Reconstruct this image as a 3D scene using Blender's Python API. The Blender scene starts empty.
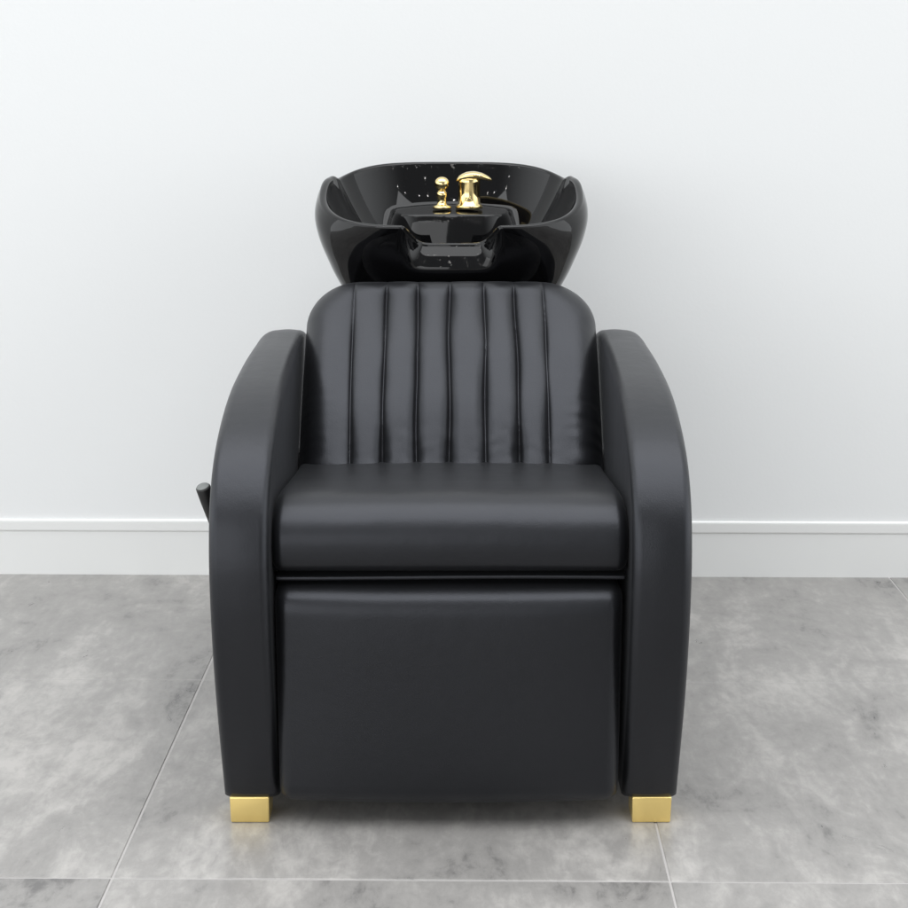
import bpy, bmesh, math, random
from mathutils import Vector, Matrix
from mathutils.noise import noise as pnoise
random.seed(4)
sc = bpy.context.scene
COL = sc.collection
R = math.radians

# ------------------------------------------------------------------ helpers
def sm(a, b, x):
    t = min(1.0, max(0.0, (x - a) / (b - a)))
    return t * t * (3 - 2 * t)

def link(name, bm, mat, parent=None, smooth=True, origin=None):
    me = bpy.data.meshes.new(name)
    bmesh.ops.recalc_face_normals(bm, faces=bm.faces)
    if origin is not None:
        bmesh.ops.translate(bm, verts=bm.verts, vec=-Vector(origin))
    bm.to_mesh(me); bm.free()
    for p in me.polygons: p.use_smooth = smooth
    o = bpy.data.objects.new(name, me)
    COL.objects.link(o)
    for m in (mat if isinstance(mat, (list, tuple)) else [mat]): me.materials.append(m)
    if parent is not None: o.parent = parent
    return o

def samples(h, r, n_mid, n_edge):
    out = []
    for i in range(n_edge): out.append(-h + r * (1 - math.cos(math.pi / 2 * i / n_edge)))
    for i in range(n_mid + 1): out.append(-(h - r) + 2 * (h - r) * i / n_mid)
    for i in range(1, n_edge + 1): out.append(h - r + r * math.sin(math.pi / 2 * i / n_edge))
    return out

def rounded_box(c, h, r, mids=(24, 16, 10), ne=8, warp=None):
    """box with rounded edges, built face grid by face grid, welded"""
    bm = bmesh.new()
    S = [samples(h[i], r, mids[i], ne) for i in range(3)]
    def pt(p):
        q = [max(-(h[i] - r), min(h[i] - r, p[i])) for i in range(3)]
        d = Vector([p[i] - q[i] for i in range(3)])
        if d.length > 1e-9:
            m = max(abs(d.x), abs(d.y), abs(d.z))
            d = d.normalized() * (m if m < r else r)
        v = Vector(q) + d
        if warp: v = Vector(warp(v))
        return v + Vector(c)
    for ax in range(3):
        a, b = [i for i in range(3) if i != ax]
        for s in (-1, 1):
            g = []
            for u in S[a]:
                row = []
                for w in S[b]:
                    p = [0, 0, 0]; p[ax] = s * h[ax]; p[a] = u; p[b] = w
                    row.append(bm.verts.new(pt(p)))
                g.append(row)
            for i in range(len(g) - 1):
                for j in range(len(g[0]) - 1):
                    bm.faces.new((g[i][j], g[i + 1][j], g[i + 1][j + 1], g[i][j + 1]))
    bmesh.ops.remove_doubles(bm, verts=bm.verts, dist=1e-5)
    return bm

def lathe(bm, prof, c, seg=40, axis=None):
    """prof: list of (r,z); closes at both ends"""
    rings = []
    M = Matrix.Identity(3)
    if axis is not None: M = Vector((0, 0, 1)).rotation_difference(Vector(axis).normalized()).to_matrix()
    for r, z in prof:
        if r < 1e-6: rings.append([bm.verts.new(Vector(c) + M @ Vector((0, 0, z)))])
        else: rings.append([bm.verts.new(Vector(c) + M @ Vector((r * math.cos(2 * math.pi * k / seg), r * math.sin(2 * math.pi * k / seg), z))) for k in range(seg)])
    for a, b in zip(rings, rings[1:]):
        for k in range(seg):
            k2 = (k + 1) % seg
            if len(a) == 1: bm.faces.new((a[0], b[k], b[k2]))
            elif len(b) == 1: bm.faces.new((a[k], b[0], a[k2]))
            else: bm.faces.new((a[k], a[k2], b[k2], b[k]))
    return bm

def catmull(P, n):
    out = []
    for i in range(len(P) - 1):
        p0 = P[max(i - 1, 0)]; p1 = P[i]; p2 = P[i + 1]; p3 = P[min(i + 2, len(P) - 1)]
        for k in range(n):
            t = k / n
            out.append(tuple(0.5 * ((2 * b) + (-a + c) * t + (2 * a - 5 * b + 4 * c - d) * t * t + (-a + 3 * b - 3 * c + d) * t ** 3)
                             for a, b, c, d in zip(p0, p1, p2, p3)))
    out.append(P[-1])
    return out

# ------------------------------------------------------------------ materials
def new_mat(name):
    m = bpy.data.materials.new(name); m.use_nodes = True
    nt = m.node_tree
    return m, nt, nt.nodes['Principled BSDF']

def N(nt, t, **kw):
    n = nt.nodes.new(t)
    for k, v in kw.items(): setattr(n, k, v)
    return n

def leather():
    m, nt, b = new_mat('black_leather')
    L = nt.links
    tc = N(nt, 'ShaderNodeTexCoord')
    vo = N(nt, 'ShaderNodeTexVoronoi'); vo.inputs['Scale'].default_value = 520
    n1 = N(nt, 'ShaderNodeTexNoise'); n1.inputs['Scale'].default_value = 9; n1.inputs['Detail'].default_value = 5
    n2 = N(nt, 'ShaderNodeTexNoise'); n2.inputs['Scale'].default_value = 28; n2.inputs['Detail'].default_value = 3
    for n in (vo, n1, n2): L.new(tc.outputs['Object'], n.inputs['Vector'])
    cr = N(nt, 'ShaderNodeMapRange'); cr.inputs['To Min'].default_value = 0.34; cr.inputs['To Max'].default_value = 0.42
    L.new(n1.outputs['Fac'], cr.inputs['Value']); L.new(cr.outputs['Result'], b.inputs['Roughness'])
    b.inputs['Base Color'].default_value = (0.0042, 0.0043, 0.0048, 1)
    b.inputs['Specular IOR Level'].default_value = 0.52
    b.inputs['Sheen Weight'].default_value = 0.035
    b.inputs['Sheen Roughness'].default_value = 0.42
    b.inputs['Sheen Tint'].default_value = (0.90, 0.93, 1.0, 1)
    b.inputs['Specular Tint'].default_value = (0.87, 0.90, 1.0, 1)
    b1 = N(nt, 'ShaderNodeBump'); b1.inputs['Strength'].default_value = 0.16; b1.inputs['Distance'].default_value = 0.0006
    b2 = N(nt, 'ShaderNodeBump'); b2.inputs['Strength'].default_value = 0.16; b2.inputs['Distance'].default_value = 0.004
    L.new(n2.outputs['Fac'], b2.inputs['Height'])
    L.new(vo.outputs['Distance'], b1.inputs['Height']); L.new(b2.outputs['Normal'], b1.inputs['Normal'])
    L.new(b1.outputs['Normal'], b.inputs['Normal'])
    return m

def simple(name, col, rough, metal=0.0, spec=0.5, bump=0.0, bscale=60):
    m, nt, b = new_mat(name)
    L = nt.links
    tc = N(nt, 'ShaderNodeTexCoord')
    n1 = N(nt, 'ShaderNodeTexNoise'); n1.inputs['Scale'].default_value = bscale; n1.inputs['Detail'].default_value = 4
    L.new(tc.outputs['Object'], n1.inputs['Vector'])
    mr = N(nt, 'ShaderNodeMapRange'); mr.inputs['To Min'].default_value = max(0.0, rough * 0.8); mr.inputs['To Max'].default_value = rough * 1.2
    L.new(n1.outputs['Fac'], mr.inputs['Value']); L.new(mr.outputs['Result'], b.inputs['Roughness'])
    b.inputs['Base Color'].default_value = (*col, 1); b.inputs['Metallic'].default_value = metal
    b.inputs['Specular IOR Level'].default_value = spec
    if bump:
        bp = N(nt, 'ShaderNodeBump'); bp.inputs['Strength'].default_value = bump; bp.inputs['Distance'].default_value = 0.002
        L.new(n1.outputs['Fac'], bp.inputs['Height']); L.new(bp.outputs['Normal'], b.inputs['Normal'])
    return m

def tile_mat():
    m, nt, b = new_mat('concrete_look_tile')
    L = nt.links
    tc = N(nt, 'ShaderNodeTexCoord')
    at = N(nt, 'ShaderNodeAttribute', attribute_name='tile')
    off = N(nt, 'ShaderNodeVectorMath', operation='SCALE'); off.inputs['Scale'].default_value = 17.0
    L.new(at.outputs['Vector'], off.inputs[0])
    ad = N(nt, 'ShaderNodeVectorMath', operation='ADD')
    L.new(tc.outputs['Object'], ad.inputs[0]); L.new(off.outputs[0], ad.inputs[1])
    def noise(scale, detail, rough, st, dist=0.0):
        mp = N(nt, 'ShaderNodeMapping'); mp.inputs['Scale'].default_value = st
        L.new(ad.outputs[0], mp.inputs['Vector'])
        n = N(nt, 'ShaderNodeTexNoise'); n.inputs['Scale'].default_value = scale; n.inputs['Detail'].default_value = detail
        n.inputs['Roughness'].default_value = rough; n.inputs['Distortion'].default_value = dist
        L.new(mp.outputs[0], n.inputs['Vector']); return n.outputs['Fac']
    big = noise(2.3, 7, 0.58, (1, 0.75, 1), 0.9)
    smear = noise(6.5, 8, 0.66, (1.2, 0.6, 1), 1.2)
    fine = noise(42, 8, 0.72, (1.2, 0.7, 1), 0.4)
    streak = noise(11, 6, 0.7, (2.4, 0.5, 1), 0.7)
    def mul(a, k):
        n = N(nt, 'ShaderNodeMath', operation='MULTIPLY'); L.new(a, n.inputs[0]); n.inputs[1].default_value = k; return n.outputs[0]
    def add(a, c):
        n = N(nt, 'ShaderNodeMath', operation='ADD'); L.new(a, n.inputs[0]); L.new(c, n.inputs[1]); return n.outputs[0]
    f = add(add(mul(big, 0.36), mul(smear, 0.32)), add(mul(fine, 0.22), mul(streak, 0.15)))
    cr = N(nt, 'ShaderNodeValToRGB')
    e = cr.color_ramp.elements
    e[0].position = 0.405; e[0].color = (0.125, 0.121, 0.118, 1)
    e[1].position = 0.625; e[1].color = (0.395, 0.380, 0.363, 1)
    x = e.new(0.47); x.color = (0.236, 0.228, 0.219, 1)
    x = e.new(0.535); x.color = (0.280, 0.270, 0.259, 1)
    L.new(f, cr.inputs['Fac'])
    L.new(cr.outputs['Color'], b.inputs['Base Color'])
    mr = N(nt, 'ShaderNodeMapRange'); mr.inputs['To Min'].default_value = 0.20; mr.inputs['To Max'].default_value = 0.42
    L.new(smear, mr.inputs['Value']); L.new(mr.outputs['Result'], b.inputs['Roughness'])
    b.inputs['Specular IOR Level'].default_value = 0.45
    bp = N(nt, 'ShaderNodeBump'); bp.inputs['Strength'].default_value = 0.12; bp.inputs['Distance'].default_value = 0.002
    L.new(fine, bp.inputs['Height']); L.new(bp.outputs['Normal'], b.inputs['Normal'])
    return m

M_LEA = leather()
M_CER = simple('black_glazed_ceramic', (0.003, 0.003, 0.0034), 0.03, spec=0.40, bump=0.03, bscale=14)
M_GOLD = simple('polished_gold_metal', (0.90, 0.71, 0.34), 0.10, metal=1.0)
M_FOOT = simple('satin_gold_metal', (0.93, 0.71, 0.27), 0.24, metal=0.72, bump=0.02, bscale=160)
M_PLA = simple('black_plastic', (0.009, 0.009, 0.0095), 0.38, bump=0.05, bscale=200)
M_CAP = simple('grey_plastic_cap', (0.16, 0.17, 0.165), 0.45)
M_WALL = simple('white_wall_paint', (0.865, 0.876, 0.878), 0.8, spec=0.25, bump=0.10, bscale=130)
M_TRIM = simple('white_trim_paint', (0.85, 0.856, 0.846), 0.7, bump=0.03, bscale=30)
M_GROUT = simple('pale_grout', (0.40, 0.385, 0.375), 0.8, bump=0.3, bscale=400)
M_TILE = tile_mat()

# ------------------------------------------------------------------ setting
YAW = -R(0.75)
WY = 3.41
def structure(o):
    o['kind'] = 'structure'; return o

def floor():
    cols = [-0.4520, 0.3220, 0.975]
    while cols[0] > -6: cols.insert(0, cols[0] - 0.775)
    while cols[-1] < 6: cols.append(cols[-1] + 0.775)
    rows = [0.124 - 0.7545 * k for k in range(13)][::-1]
    bm = bmesh.new()
    lay = bm.loops.layers.float_color.new('tile')
    tint3 = {}
    g = 0.0016; z0 = -0.0012
    x0, x1, y0, y1 = cols[0], cols[-1], rows[0], rows[-1]
    f = bm.faces.new([bm.verts.new((x, y, z0)) for x, y in ((x0, y0), (x1, y0), (x1, y1), (x0, y1))]); f.material_index = 1
    for i in range(len(cols) - 1):
        for j in range(len(rows) - 1):
            a, b, c, d = cols[i] + g, cols[i + 1] - g, rows[j] + g, rows[j + 1] - g
            t = 0.0012
            top = [bm.verts.new(p) for p in ((a + t, c + t, 0), (b - t, c + t, 0), (b - t, d - t, 0), (a + t, d - t, 0))]
            low = [bm.verts.new(p) for p in ((a, c, z0 + 0.0001), (b, c, z0 + 0.0001), (b, d, z0 + 0.0001), (a, d, z0 + 0.0001))]
            fs = [bm.faces.new(top)] + [bm.faces.new((low[k], low[(k + 1) % 4], top[(k + 1) % 4], top[k])) for k in range(4)]
            col = (random.random(), random.random(), random.random(), 1)
            if j == len(rows) - 2: col = tint3[i]
            if j == len(rows) - 3: tint3[i] = col
            for f in fs:
                for l in f.loops: l[lay] = col
    o = link('floor', bm, [M_TILE, M_GROUT], smooth=False)
    o.location = (0, WY, 0); o.rotation_euler = (0, 0, YAW)
    return structure(o)
floor()

def wall():
    bm = bmesh.new()
    bmesh.ops.create_cube(bm, size=1)
    bmesh.ops.scale(bm, vec=(9, 0.1, 3.0), verts=bm.verts)
    bmesh.ops.translate(bm, vec=(0, 0.066, 1.495), verts=bm.verts)
    o = link('wall', bm, M_WALL, smooth=False)
    o.location = (0, WY, 0); o.rotation_euler = (0, 0, YAW)
    structure(o)
    # baseboard with a rounded cap, one extruded section (y towards the wall, z up)
    sec = [(0.0120, -0.004), (0.0120, 0.1000), (0.0114, 0.1014), (0.0104, 0.1024), (0.0099, 0.1045), (0.0099, 0.1225), (0.0102, 0.1250), (0.0111, 0.1268),
           (0.0155, 0.1284), (0.0155, -0.004)]
    bm = bmesh.new()
    A = [bm.verts.new((-4.5, y, z)) for y, z in sec]; B = [bm.verts.new((4.5, y, z)) for y, z in sec]
    for k in range(len(sec)):
        k2 = (k + 1) % len(sec); bm.faces.new((A[k], A[k2], B[k2], B[k]))
    bm.faces.new(A); bm.faces.new(B[::-1])
    link('baseboard', bm, M_TRIM, o, smooth=False)
wall()

# ------------------------------------------------------------------ the chair
ORG = Vector((0, 2.65, 0))
chair = bpy.data.objects.new('shampoo_chair', None); COL.objects.link(chair)
chair.location = ORG
chair.empty_display_size = 0.2
chair['label'] = 'black leather salon backwash chair with glossy black wash basin and small gold feet'
chair['category'] = 'salon chair'
def part(name, bm, mat, parent=chair, smooth=True):
    return link(name, bm, mat, parent, smooth, origin=ORG)

# --- armrests: bow-shaped side panels
def armrest(s):
    front = [(2.205, 0.040), (2.186, 0.110), (2.166, 0.200), (2.150, 0.290), (2.144, 0.370), (2.149, 0.435), (2.170, 0.497),
             (2.218, 0.552), (2.300, 0.592), (2.420, 0.621), (2.580, 0.6385), (2.720, 0.6455), (2.830, 0.645), (2.920, 0.622), (2.972, 0.560),
             (2.992, 0.480), (3.005, 0.380), (3.01, 0.25), (3.005, 0.12), (2.995, 0.040)]
    P = catmull(front, 8)
    # rounded lower corners
    nb = 24
    P = P + [(2.995 - (0.790) * k / nb, 0.040) for k in range(1, nb)]
    n = len(P)
    # inward normals of the outline
    C2 = Vector((2.6, 0.32))
    nrm = []
    for i in range(n):
        a = Vector(P[i - 1]); b = Vector(P[(i + 1) % n]); t = (b - a).normalized()
        m = Vector((-t.y, t.x))
        if m.dot(C2 - Vector(P[i])) < 0: m = -m
        if P[i][1] < 0.0405: m = Vector((0, 0)) if 2.21 < P[i][0] < 2.99 else Vector((1 if P[i][0] < 2.5 else -1, 0))
        nrm.append(m)
    xi, ri, ro = 0.2555, 0.014, 0.016
    rings = []
    def ring(fn, inset):
        r = []
        for i in range(n):
            k = 1 + (1.0 * sm(2.35, 2.8, P[i][0]) * sm(0.5, 0.6, P[i][1]) if inset > 0 and fn.__defaults__ and len(fn.__defaults__) == 2 else 0)
            y, z = P[i][0] + nrm[i].x * inset * k, P[i][1] + nrm[i].y * inset * k
            r.append((fn(P[i][0], P[i][1]), y, z))
        rings.append(r)
    xo = lambda y, z: 0.3405 + 0.003 * sm(2.25, 2.85, y) - 0.002 * sm(0.25, 0.04, z)
    xin = lambda y, z: xi + 0.006 * sm(2.25, 2.9, y) * sm(0.45, 0.62, z)
    for k in range(11):
        a = math.pi / 2 * k / 10
        ring(lambda y, z, a=a: xin(y, z) + ri * (1 - math.sin(a)), ri * (1 - math.cos(a)) if k < 10 else ri)
    rings.reverse()
    # rings[0] : inset ri at inner face ... rings[-1]: no inset
    bulge = 0.0014
    base = rings[-1]
    for k in range(1, 10):
        t = k / 10
        ring(lambda y, z, t=t: (xin(y, z) + ri) * (1 - t) + (xo(y, z) - ro * (1 + 1.0 * sm(2.35, 2.8, y))) * t, -bulge * math.sin(math.pi * t))
    for k in range(0, 13):
        a = math.pi / 2 * k / 12
        ring(lambda y, z, a=a, outer=1: xo(y, z) - ro * (1 + 1.0 * sm(2.35, 2.8, y)) * (1 - math.sin(a)), ro * (1 - math.cos(a)))
    bm = bmesh.new()
    V = [[bm.verts.new((s * x, y, z)) for x, y, z in r] for r in rings]
    for a, b in zip(V, V[1:]):
        for i in range(n):
            j = (i + 1) % n; bm.faces.new((a[i], a[j], b[j], b[i]))
    bm.faces.new(V[0]); bm.faces.new(V[-1][::-1])
    bmesh.ops.remove_doubles(bm, verts=bm.verts, dist=1e-6)
    o = part('armrest', bm, M_LEA)
    w = o.modifiers.new('wn', 'WEIGHTED_NORMAL'); w.weight = 100; w.mode = 'FACE_AREA'
    return o
arm_l = armrest(-1); arm_r = armrest(1)

# --- seat cushion: side section swept across, ends rounded off
def seat():
    top = catmull([(2.206, 0.3925), (2.194, 0.3965), (2.1855, 0.410), (2.185, 0.436), (2.191, 0.457), (2.204, 0.4745), (2.226, 0.4870), (2.256, 0.4925), (2.310, 0.4895),
                   (2.400, 0.4785), (2.520, 0.4640), (2.640, 0.4535), (2.740, 0.449)], 9)
    P = top + [(2.755, 0.44), (2.76, 0.42), (2.755, 0.400), (2.74, 0.3925)]
    P += [(2.74 - 0.534 * k / 30, 0.3925) for k in range(1, 30)]
    n = len(P); C2 = Vector((2.42, 0.43)); nrm = []
    for i in range(n):
        t = (Vector(P[(i + 1) % n]) - Vector(P[i - 1])).normalized(); m = Vector((-t.y, t.x))
        if m.x * (2.45 - P[i][0]) * 0.1 + m.y * (0.43 - P[i][1]) < 0: m = -m
        nrm.append(m)
    H, r = 0.2550, 0.017
    xs = samples(H, r, 60, 10)
    bm = bmesh.new(); V = []
    for x in xs:
        e = max(0, abs(x) - (H - r)) / r
        ins = r * (1 - math.sqrt(max(0, 1 - e * e)))
        crown = 0.0040 * (1 - (x / H) ** 2)
        ring = []
        for i in range(n):
            y, z = P[i]
            k = 1.0 if z > 0.394 else 0.25
            w = sm(0.395, 0.44, z)
            wr = 0.0009 * pnoise(Vector((x * 14, y * 14, z * 20))) * w
            ring.append(bm.verts.new((x - 0.001, y + nrm[i].x * ins * k - nrm[i].x * crown * w * 0.6, z + nrm[i].y * ins * k - nrm[i].y * crown * w + wr)))
        V.append(ring)
    for a, b in zip(V, V[1:]):
        for i in range(n):
            j = (i + 1) % n; bm.faces.new((a[i], a[j], b[j], b[i]))
    bm.faces.new(V[0]); bm.faces.new(V[-1][::-1])
    part('seat', bm, M_LEA)
seat()

# --- footrest panel
def foot_warp(v):
    x, y, z = v
    fx = max(0, 1 - (abs(x) / 0.249) ** 4); fz = max(0, 1 - (abs(z) / 0.172) ** 4)
    if y < 0:
        y -= 0.009 * fx * fz
        t = min(1.0, max(0.0, (z - 0.1264) / 0.044))
        y += 0.036 * (1 - math.sqrt(1 - t * t))      # the top rolls back
        if z < -0.135: y += 0.012 * ((-0.135 - z) / 0.03) ** 2
    if z < -0.1: z -= 0.005 * (1 - (x / 0.249) ** 2)
    z += 0.0014 * pnoise(Vector((x * 9, 1.7, 4.0))) * sm(0.1, 0.17, z)
    return x, y, z
part('footrest', rounded_box((-0.0025, 2.213, 0.2072), (0.2500, 0.040, 0.1704), 0.022, (50, 6, 50), 10, foot_warp), M_LEA)

# --- thin leather lip under the seat
def lip_warp(v):
    x, y, z = v
    return x, y, z + 0.0012 * math.sin(x * 9 + 0.6)
part('seat_trim', rounded_box((0, 2.265, 0.3838), (0.2515, 0.070, 0.0030), 0.0028, (40, 4, 2), 4, lip_warp), M_LEA)

# --- hidden body of the chair between the arms
part('base_frame', rounded_box((0, 2.635, 0.204), (0.2515, 0.335, 0.175), 0.012, (6, 6, 6), 4), M_LEA)

# --- backrest with stitched channels
GRO = [(-0.170, 0.6), (-0.1135, 0.85), (-0.0585, 1.0), (-0.0035, 1.0), (0.0585, 1.0), (0.1135, 0.95), (0.164, 0.62)]
def backrest():
    Wd, Ln, Th = 0.2575, 0.450, 0.105
    B = Vector((0, 2.545, 0.425)); ang = R(44)
    up = Vector((0, math.sin(ang), math.cos(ang))); nn = Vector((0, -math.cos(ang), math.sin(ang)))
    hx, hs = Wd, Ln / 2
    rt, rb = 0.092, 0.03
    nx, ns = 440, 150
    def outline(a, b):
        """square param to rounded rectangle, concentric"""
        m = max(abs(a), abs(b))
        if m < 1e-9: return 0.0, 0.0, 1.0
        px, ps = a / m * hx, b / m * hs
        r = rt if ps > 0 else rb
        cx, cs = max(-(hx - r), min(hx - r, px)), max(-(hs - r), min(hs - r, ps))
        dx, ds = px - cx, ps - cs
        if abs(dx) > 1e-9 and abs(ds) > 1e-9:
            # move along the corner arc by angle
            L = math.hypot(dx, ds); k = r / L
            px, ps = cx + dx * k, cs + ds * k
        return px * m, ps * m, 1 - m
    def par(i, n):
        t = -1 + 2 * i / n
        return math.copysign(1 - (1 - abs(t)) ** 1.35, t)
    bm = bmesh.new()
    grids = []
    for side in (1, -1):
        g = []
        for i in range(nx + 1):
            row = []
            for j in range(ns + 1):
                a, b = par(i, nx), par(j, ns)
                x, s, e = outline(a, b)
                d = e * (hx if abs(a) * hx >= abs(b) * hs else hs)
                d = e * min(hx, hs)
                r = 0.046
                edge = math.sqrt(max(0, 1 - (1 - min(1, d / r)) ** 2))
                if side == 1:
                    z = (Th - 0.05) * edge + 0.012 * (1 - (x / hx) ** 2) * (1 - (s / hs) ** 2)
                    # belly and lumbar shape
                    z += 0.012 * sm(-0.22, -0.05, s) * sm(0.22, 0.02, s)
                    w_ = 0; xw = x
                    for gx, k in GRO:
                        q = abs(x - gx)
                        xw += 0.0030 * pnoise(Vector((gx * 31, s * 7, 2.0))) * math.exp(-(q / 0.022) ** 2)
                        depth = k * (0.78 + 0.45 * pnoise(Vector((gx * 17, s * 9, 5.1))))
                        w_ += depth * (0.0135 * math.exp(-q / 0.0030) + 0.0088 * math.exp(-(q / 0.0145) ** 2))
                        z += 0.0017 * k * math.exp(-q / 0.014) * sm(-0.06, -0.15, s) * pnoise(Vector((x * 45, s * 62, gx * 90)))
                    w_ *= sm(0.0, 0.06, d)
                    z -= w_
                    z += (0.0026 if x > 0 else 0.0009) * sm(0.18, 0.24, abs(x)) * sm(0.02, -0.10, s) * pnoise(Vector((x * 20, s * 75, 7.3)))
                    z += 0.0016 * pnoise(Vector((x * 16, s * 5, 3.3)))
                else:
                    z = -0.05 * edge; xw = x
                p = B + Vector((xw, 0, 0)) + up * (s + hs) + nn * (z - (Th - 0.05))
                row.append(bm.verts.new(p))
            g.append(row)
        grids.append(g)
        for i in range(nx):
            for j in range(ns):
                bm.faces.new((g[i][j], g[i + 1][j], g[i + 1][j + 1], g[i][j + 1]))
    bmesh.ops.remove_doubles(bm, verts=bm.verts, dist=2e-5)
    return part('backrest', bm, M_LEA)
backrest()

# --- feet
def foot(s, y):
    def wp(v):
        x, yy, z = v
        k = 1 - 0.035 * (0.5 - z / 0.042)
        return x * k, yy * k, z
    return part('foot', rounded_box((s * 0.2995, y, 0.0207), (0.0295, 0.028, 0.0205), 0.0022, (2, 2, 2), 4, wp), M_FOOT)
for y in (2.228, 2.955):
    for s in (-1, 1): foot(s, y)

# --- reclining lever on the left arm
def lever():
    tip = Vector((-0.3845, 2.405, 0.4655)); root = Vector((-0.350, 2.465, 0.300))
    ax = (tip - root); L = ax.length
    bm = bmesh.new()
    lathe(bm, [(0, 0), (0.0075, 0), (0.0078, L * 0.25), (0.0095, L * 0.6), (0.0112, L * 0.85), (0.0116, L - 0.0015), (0.0108, L - 0.0004), (0, L - 0.0003)], root, 32, ax)
    o = part('recline_lever', bm, M_PLA)
    bm = bmesh.new()
    lathe(bm, [(0, L), (0.0098, L), (0.0102, L + 0.0006), (0.0095, L + 0.0014), (0, L + 0.0018)], root, 32, ax)
    part('end_cap', bm, M_CAP, o)
    bm = bmesh.new()
    lathe(bm, [(0, 0), (0.02, 0), (0.02, 0.006), (0.012, 0.01), (0.011, 0.02), (0, 0.02)], (-0.334, 2.466, 0.298), 32, (-1, 0, 0))
    part('pivot', bm, M_PLA, o)
lever()

# --- basin
BC = Vector((0, 3.045, 0))
BX, BYF, BYR = 0.2475, 0.195, 0.222
def plan(phi, k=1.0):
    """superellipse outline; phi=0 is the front (towards the camera)"""
    sx, cy = math.sin(phi), math.cos(phi)
    n = 2.32
    x = math.copysign(abs(sx) ** (2 / n), sx) * BX * k
    y = -math.copysign(abs(cy) ** (2 / n), cy) * (BYF if cy > 0 else BYR) * k
    return x, y
def rim_h(phi):
    x, y = plan(phi)
    t = (y + BYF) / (BYF + BYR)
    h = 0.825 + 0.058 * sm(0.02, 0.62, t) + 0.034 * sm(0.62, 1.0, t)
    ax = abs(x)
    # raised shoulders where the side walls end
    d = y - 0.082
    h += 0.0125 * math.exp(-(d / (0.070 if d < 0 else 0.020)) ** 2)
    return h
def notch(x, y):
    return sm(0.0, 0.92, 1 - (abs(x) / 0.091) ** 3) if y < 0 and abs(x) < 0.091 else 0.0
def basin():
    NP = 400
    raw = [2 * math.pi * (i + 0.5) / 20000 for i in range(20000)]
    pts = [plan(a) for a in raw]; cum = [0.0]
    for a, b in zip(pts, pts[1:] + pts[:1]): cum.append(cum[-1] + math.dist(a, b))
    PH = []; kk = 0
    for i in range(NP):
        while cum[kk] < cum[-1] * i / NP: kk += 1
        PH.append(raw[min(kk, len(raw) - 1)])
    bm = bmesh.new()
    rings = []
    # outer shell from the bottom up: (scale of the plan, fraction of height 0 bottom .. 1 rim)
    zb = 0.640
    # (side scale, front scale, height fraction)
    outer = [(0.40, 0.38, 0.0), (0.56, 0.45, 0.02), (0.70, 0.54, 0.09), (0.81, 0.62, 0.22), (0.895, 0.705, 0.38), (0.955, 0.78, 0.53),
             (1.005, 0.848, 0.67), (1.034, 0.912, 0.80), (1.036, 0.950, 0.88), (1.022, 0.978, 0.94), (1.003, 0.998, 0.985)]
    outer = catmull(outer, 4)
    for ks, kf, f in outer:
        r = []
        for i in range(NP):
            phi = PH[i]
            xr, yr = plan(phi); H = rim_h(phi)
            fr = sm(0.30, 0.86, -yr / BYF)
            k = ks * (1 - fr) + kf * fr
            x, y = xr * ks, yr * k
            nt_ = notch(xr, yr)
            z = zb + (H - zb) * f
            if nt_ > 0:
                lo = max(0.0, (f - 0.57) / 0.415) ** 1.08
                z -= 0.036 * nt_ * lo
                y += 0.058 * nt_ * lo
            r.append((BC.x + x, BC.y + y, z))
        rings.append(r)
    # rounded lip
    tw = 0.058
    for q in range(1, 8):
        a = math.pi * q / 8
        k = 1.002 - tw * 0.5 * (1 - math.cos(a))
        r = []
        for i in range(NP):
            phi = PH[i]
            x, y = plan(phi, k); H = rim_h(phi); xr, yr = plan(phi); nt_ = notch(xr, yr)
            z = H - 0.003 + 0.0058 * math.sin(a) - 0.036 * nt_
            y += 0.058 * nt_
            r.append((BC.x + x, BC.y + y, z))
        rings.append(r)
    # inside
    k0 = 1.002 - tw
    NI = 90
    for q in range(0, NI):
        rho = 1 - q / NI
        rho = rho ** 0.8 if rho > 0 else 0
        r = []
        for i in range(NP):
            phi = PH[i]
            H = rim_h(phi); xr, yr = plan(phi); nt_ = notch(xr, yr)
            k = k0 * rho
            x, y = plan(phi, k)
            y += 0.058 * nt_ * sm(0.75, 1.0, rho)
            top = H - 0.003 - 0.036 * nt_
            bot = 0.705
            z = bot + (top - bot) * rho ** 3.0
            # faucet deck standing out of the rear of the bowl
            u = (abs(x) / 0.128) ** 3 + (abs(y - 0.122) / 0.098) ** 3
            dk = 1 - sm(0.58, 1.14, u)
            zd = 0.834 + 0.06 * (y - 0.105) - 0.006 * (x / 0.12) ** 2
            if zd > z: z = z + (zd - z) * dk
            r.append((BC.x + x, BC.y + y, z))
        rings.append(r)
    V = [[bm.verts.new(p) for p in r] for r in rings]
    for a, b in zip(V, V[1:]):
        for i in range(NP):
            j = (i + 1) % NP; bm.faces.new((a[i], a[j], b[j], b[i]))
    bm.faces.new(V[0])
    c = bm.verts.new((BC.x, BC.y, 0.705))
    for i in range(NP): bm.faces.new((V[-1][i], V[-1][(i + 1) % NP], c))
    o = part('wash_basin', bm, M_CER)
    return o
bas = basin()
# stand that carries the basin
def stand_warp(v):
    x, y, z = v
    return x * (1 + 0.25 * (z / 0.3)), y, z
part('basin_stand', rounded_box((0, 3.10, 0.335), (0.13, 0.085, 0.325), 0.02, (6, 6, 10), 5, stand_warp), M_LEA)

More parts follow.
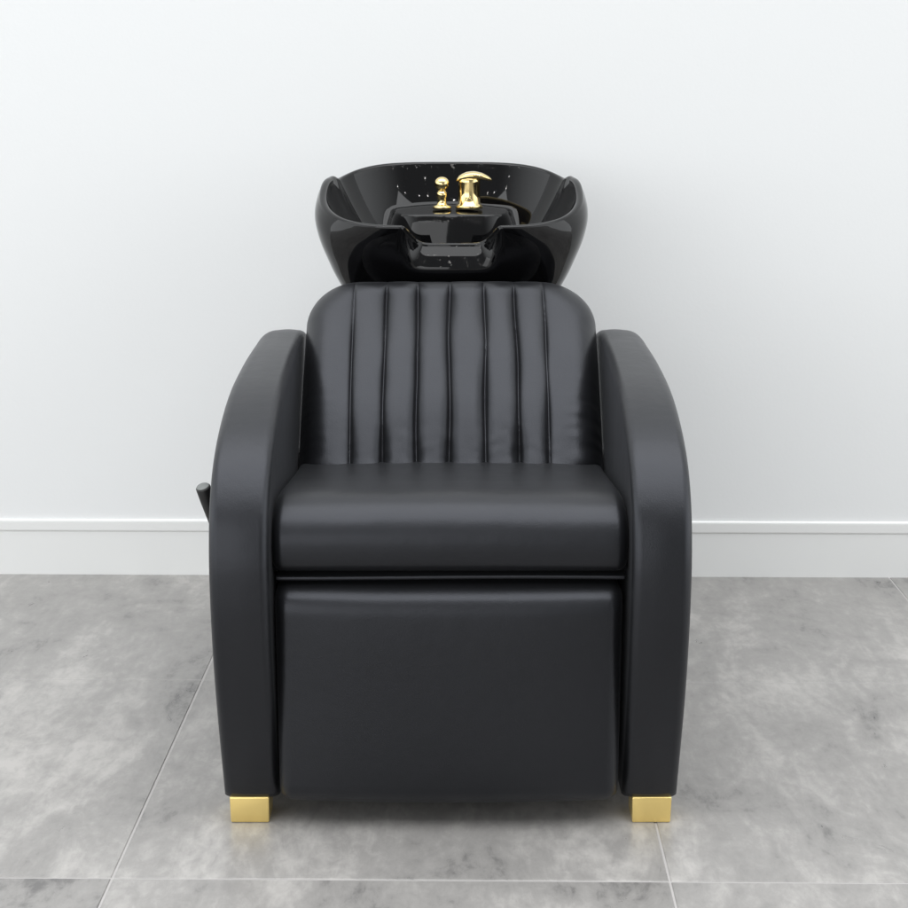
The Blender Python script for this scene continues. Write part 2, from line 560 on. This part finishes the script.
# mixer tap: body, lever; and a small shower valve knob, on the deck
DZ = 0.8358
def taps():
    c = Vector((0.0345, 3.155, DZ))
    bm = bmesh.new()
    lathe(bm, [(0, 0), (0.0265, 0), (0.0268, 0.004), (0.0245, 0.0075), (0.0215, 0.009), (0.0212, 0.03), (0.0215, 0.050), (0.0222, 0.056), (0.0190, 0.060), (0, 0.060)], c, 48)
    part('mixer_tap', bm, M_GOLD, bas)
    # arched lever plate: rises from the left of the body, over it and out to the right
    bm = bmesh.new()
    path = catmull([(-0.026, 0.0545), (-0.019, 0.0600), (-0.006, 0.0640), (0.010, 0.0655), (0.026, 0.0635), (0.038, 0.0595), (0.0445, 0.0560)], 8)
    wid = [0.006, 0.017, 0.022, 0.0225, 0.019, 0.013, 0.004]
    th = [0.002, 0.0055, 0.008, 0.008, 0.0065, 0.004, 0.0015]
    n = len(path); prev = None
    for i, (px, pz) in enumerate(path):
        t = i / (n - 1) * 6; k = min(5, int(t)); fr = t - k
        w = wid[k] * (1 - fr) + wid[k + 1] * fr; h = th[k] * (1 - fr) + th[k + 1] * fr
        ringv = []
        for q in range(20):
            a = 2 * math.pi * q / 20
            cw, sw = math.cos(a), math.sin(a)
            ringv.append(bm.verts.new(c + Vector((px, math.copysign(abs(cw) ** 0.7, cw) * w, pz + math.copysign(abs(sw) ** 0.8, sw) * h - 0.002))))
        if prev:
            for q in range(20): bm.faces.new((prev[q], prev[(q + 1) % 20], ringv[(q + 1) % 20], ringv[q]))
        else: bm.faces.new(ringv)
        prev = ringv
    bm.faces.new(prev[::-1])
    part('tap_lever', bm, M_GOLD, bas)
    c2 = Vector((-0.0185, 3.150, DZ))
    bm = bmesh.new()
    lathe(bm, [(0, 0), (0.0185, 0), (0.0188, 0.003), (0.0165, 0.0055), (0.0110, 0.007), (0.0088, 0.012), (0.0085, 0.021), (0.0102, 0.0225), (0.0106, 0.0265), (0.0102, 0.0305),
               (0.0080, 0.0320), (0.0078, 0.036), (0, 0.036)], c2, 40)
    part('shower_valve', bm, M_GOLD, bas)
    bm = bmesh.new()
    pr = [(0, 0.0352), (0.0085, 0.0352)]
    for k in range(1, 13):
        a = -math.pi / 3.2 + (math.pi / 2 + math.pi / 3.2) * k / 12
        pr.append((max(0.0, 0.0148 * math.cos(a)) if k < 12 else 0, 0.0475 + 0.0135 * math.sin(a)))
    lathe(bm, pr, c2, 40)
    part('valve_knob', bm, M_GOLD, bas)
    # white hot / cold mark on the deck and a little drain hole cover
    bm = bmesh.new()
    lathe(bm, [(0, 0), (0.022, 0), (0.0225, 0.002), (0.019, 0.0035), (0.006, 0.0015), (0, 0.0015)], (0, 2.99, 0.7055), 40)
    part('drain', bm, M_GOLD, bas)
taps()

# ------------------------------------------------------------------ light
w = bpy.data.worlds.new('World'); sc.world = w; w.use_nodes = True
nt = w.node_tree; bg = nt.nodes['Background']
# soft ambient of a white showroom: brighter towards the sides, darker in front
tcw = nt.nodes.new('ShaderNodeTexCoord'); sx_ = nt.nodes.new('ShaderNodeSeparateXYZ')
nt.links.new(tcw.outputs['Generated'], sx_.inputs[0])
ab = nt.nodes.new('ShaderNodeMath'); ab.operation = 'ABSOLUTE'; nt.links.new(sx_.outputs['X'], ab.inputs[0])
mrw = nt.nodes.new('ShaderNodeMapRange'); mrw.interpolation_type = 'SMOOTHSTEP'
mrw.inputs['From Min'].default_value = 0.45; mrw.inputs['From Max'].default_value = 1.0
mrw.inputs['To Min'].default_value = 0.30; mrw.inputs['To Max'].default_value = 2.2
nt.links.new(ab.outputs[0], mrw.inputs['Value']); nt.links.new(mrw.outputs['Result'], bg.inputs['Strength'])
bg.inputs['Color'].default_value = (0.95, 0.98, 1.0, 1)

def area(name, loc, rot, sx, sy, power, col=(1, 1, 1)):
    l = bpy.data.lights.new(name, 'AREA'); l.shape = 'RECTANGLE'; l.size = sx; l.size_y = sy; l.energy = power; l.color = col
    o = bpy.data.objects.new(name, l); COL.objects.link(o); o.location = loc; o.rotation_euler = rot
    return o
area('ceiling_light', (-0.3, -1.2, 20.0), (0, 0, 0), 34.0, 24.9, 8050, (0.97, 0.985, 1.0))
area('front_fill', (-3.7, -4.8, 2.1), (R(87), 0, R(-16)), 7.5, 3.8, 175, (0.98, 0.99, 1.0))  # added fill behind the camera, evens out the brightness of the wall
# rows of small bright spots on the ceiling, seen as sparkles in the glaze
for i in range(19):
    for j in range(8):
        l = bpy.data.lights.new('downlight', 'POINT'); l.energy = 0.24; l.shadow_soft_size = 0.0052; l.color = (1, 0.98, 0.95)
        o = bpy.data.objects.new('downlight', l); COL.objects.link(o)
        o.location = (-2.7 + 0.30 * i + random.uniform(-.13, .13), -2.6 + 0.56 * j + random.uniform(-.25, .25), 2.75)

# ------------------------------------------------------------------ camera
cd = bpy.data.cameras.new('Camera'); cam = bpy.data.objects.new('Camera', cd); COL.objects.link(cam)
cam.location = (0.005, 0, 1.08)
cam.rotation_euler = (R(90 - 13.16), 0, 0)
cd.sensor_width = 36; cd.lens = 36 * 1600 / 908
cd.clip_start = 0.05; cd.clip_end = 200
sc.camera = cam
sc.view_settings.view_transform = 'Standard'; sc.view_settings.look = 'None'; sc.view_settings.exposure = 0; sc.view_settings.gamma = 1
sc.render.resolution_x = 1024; sc.render.resolution_y = 1024
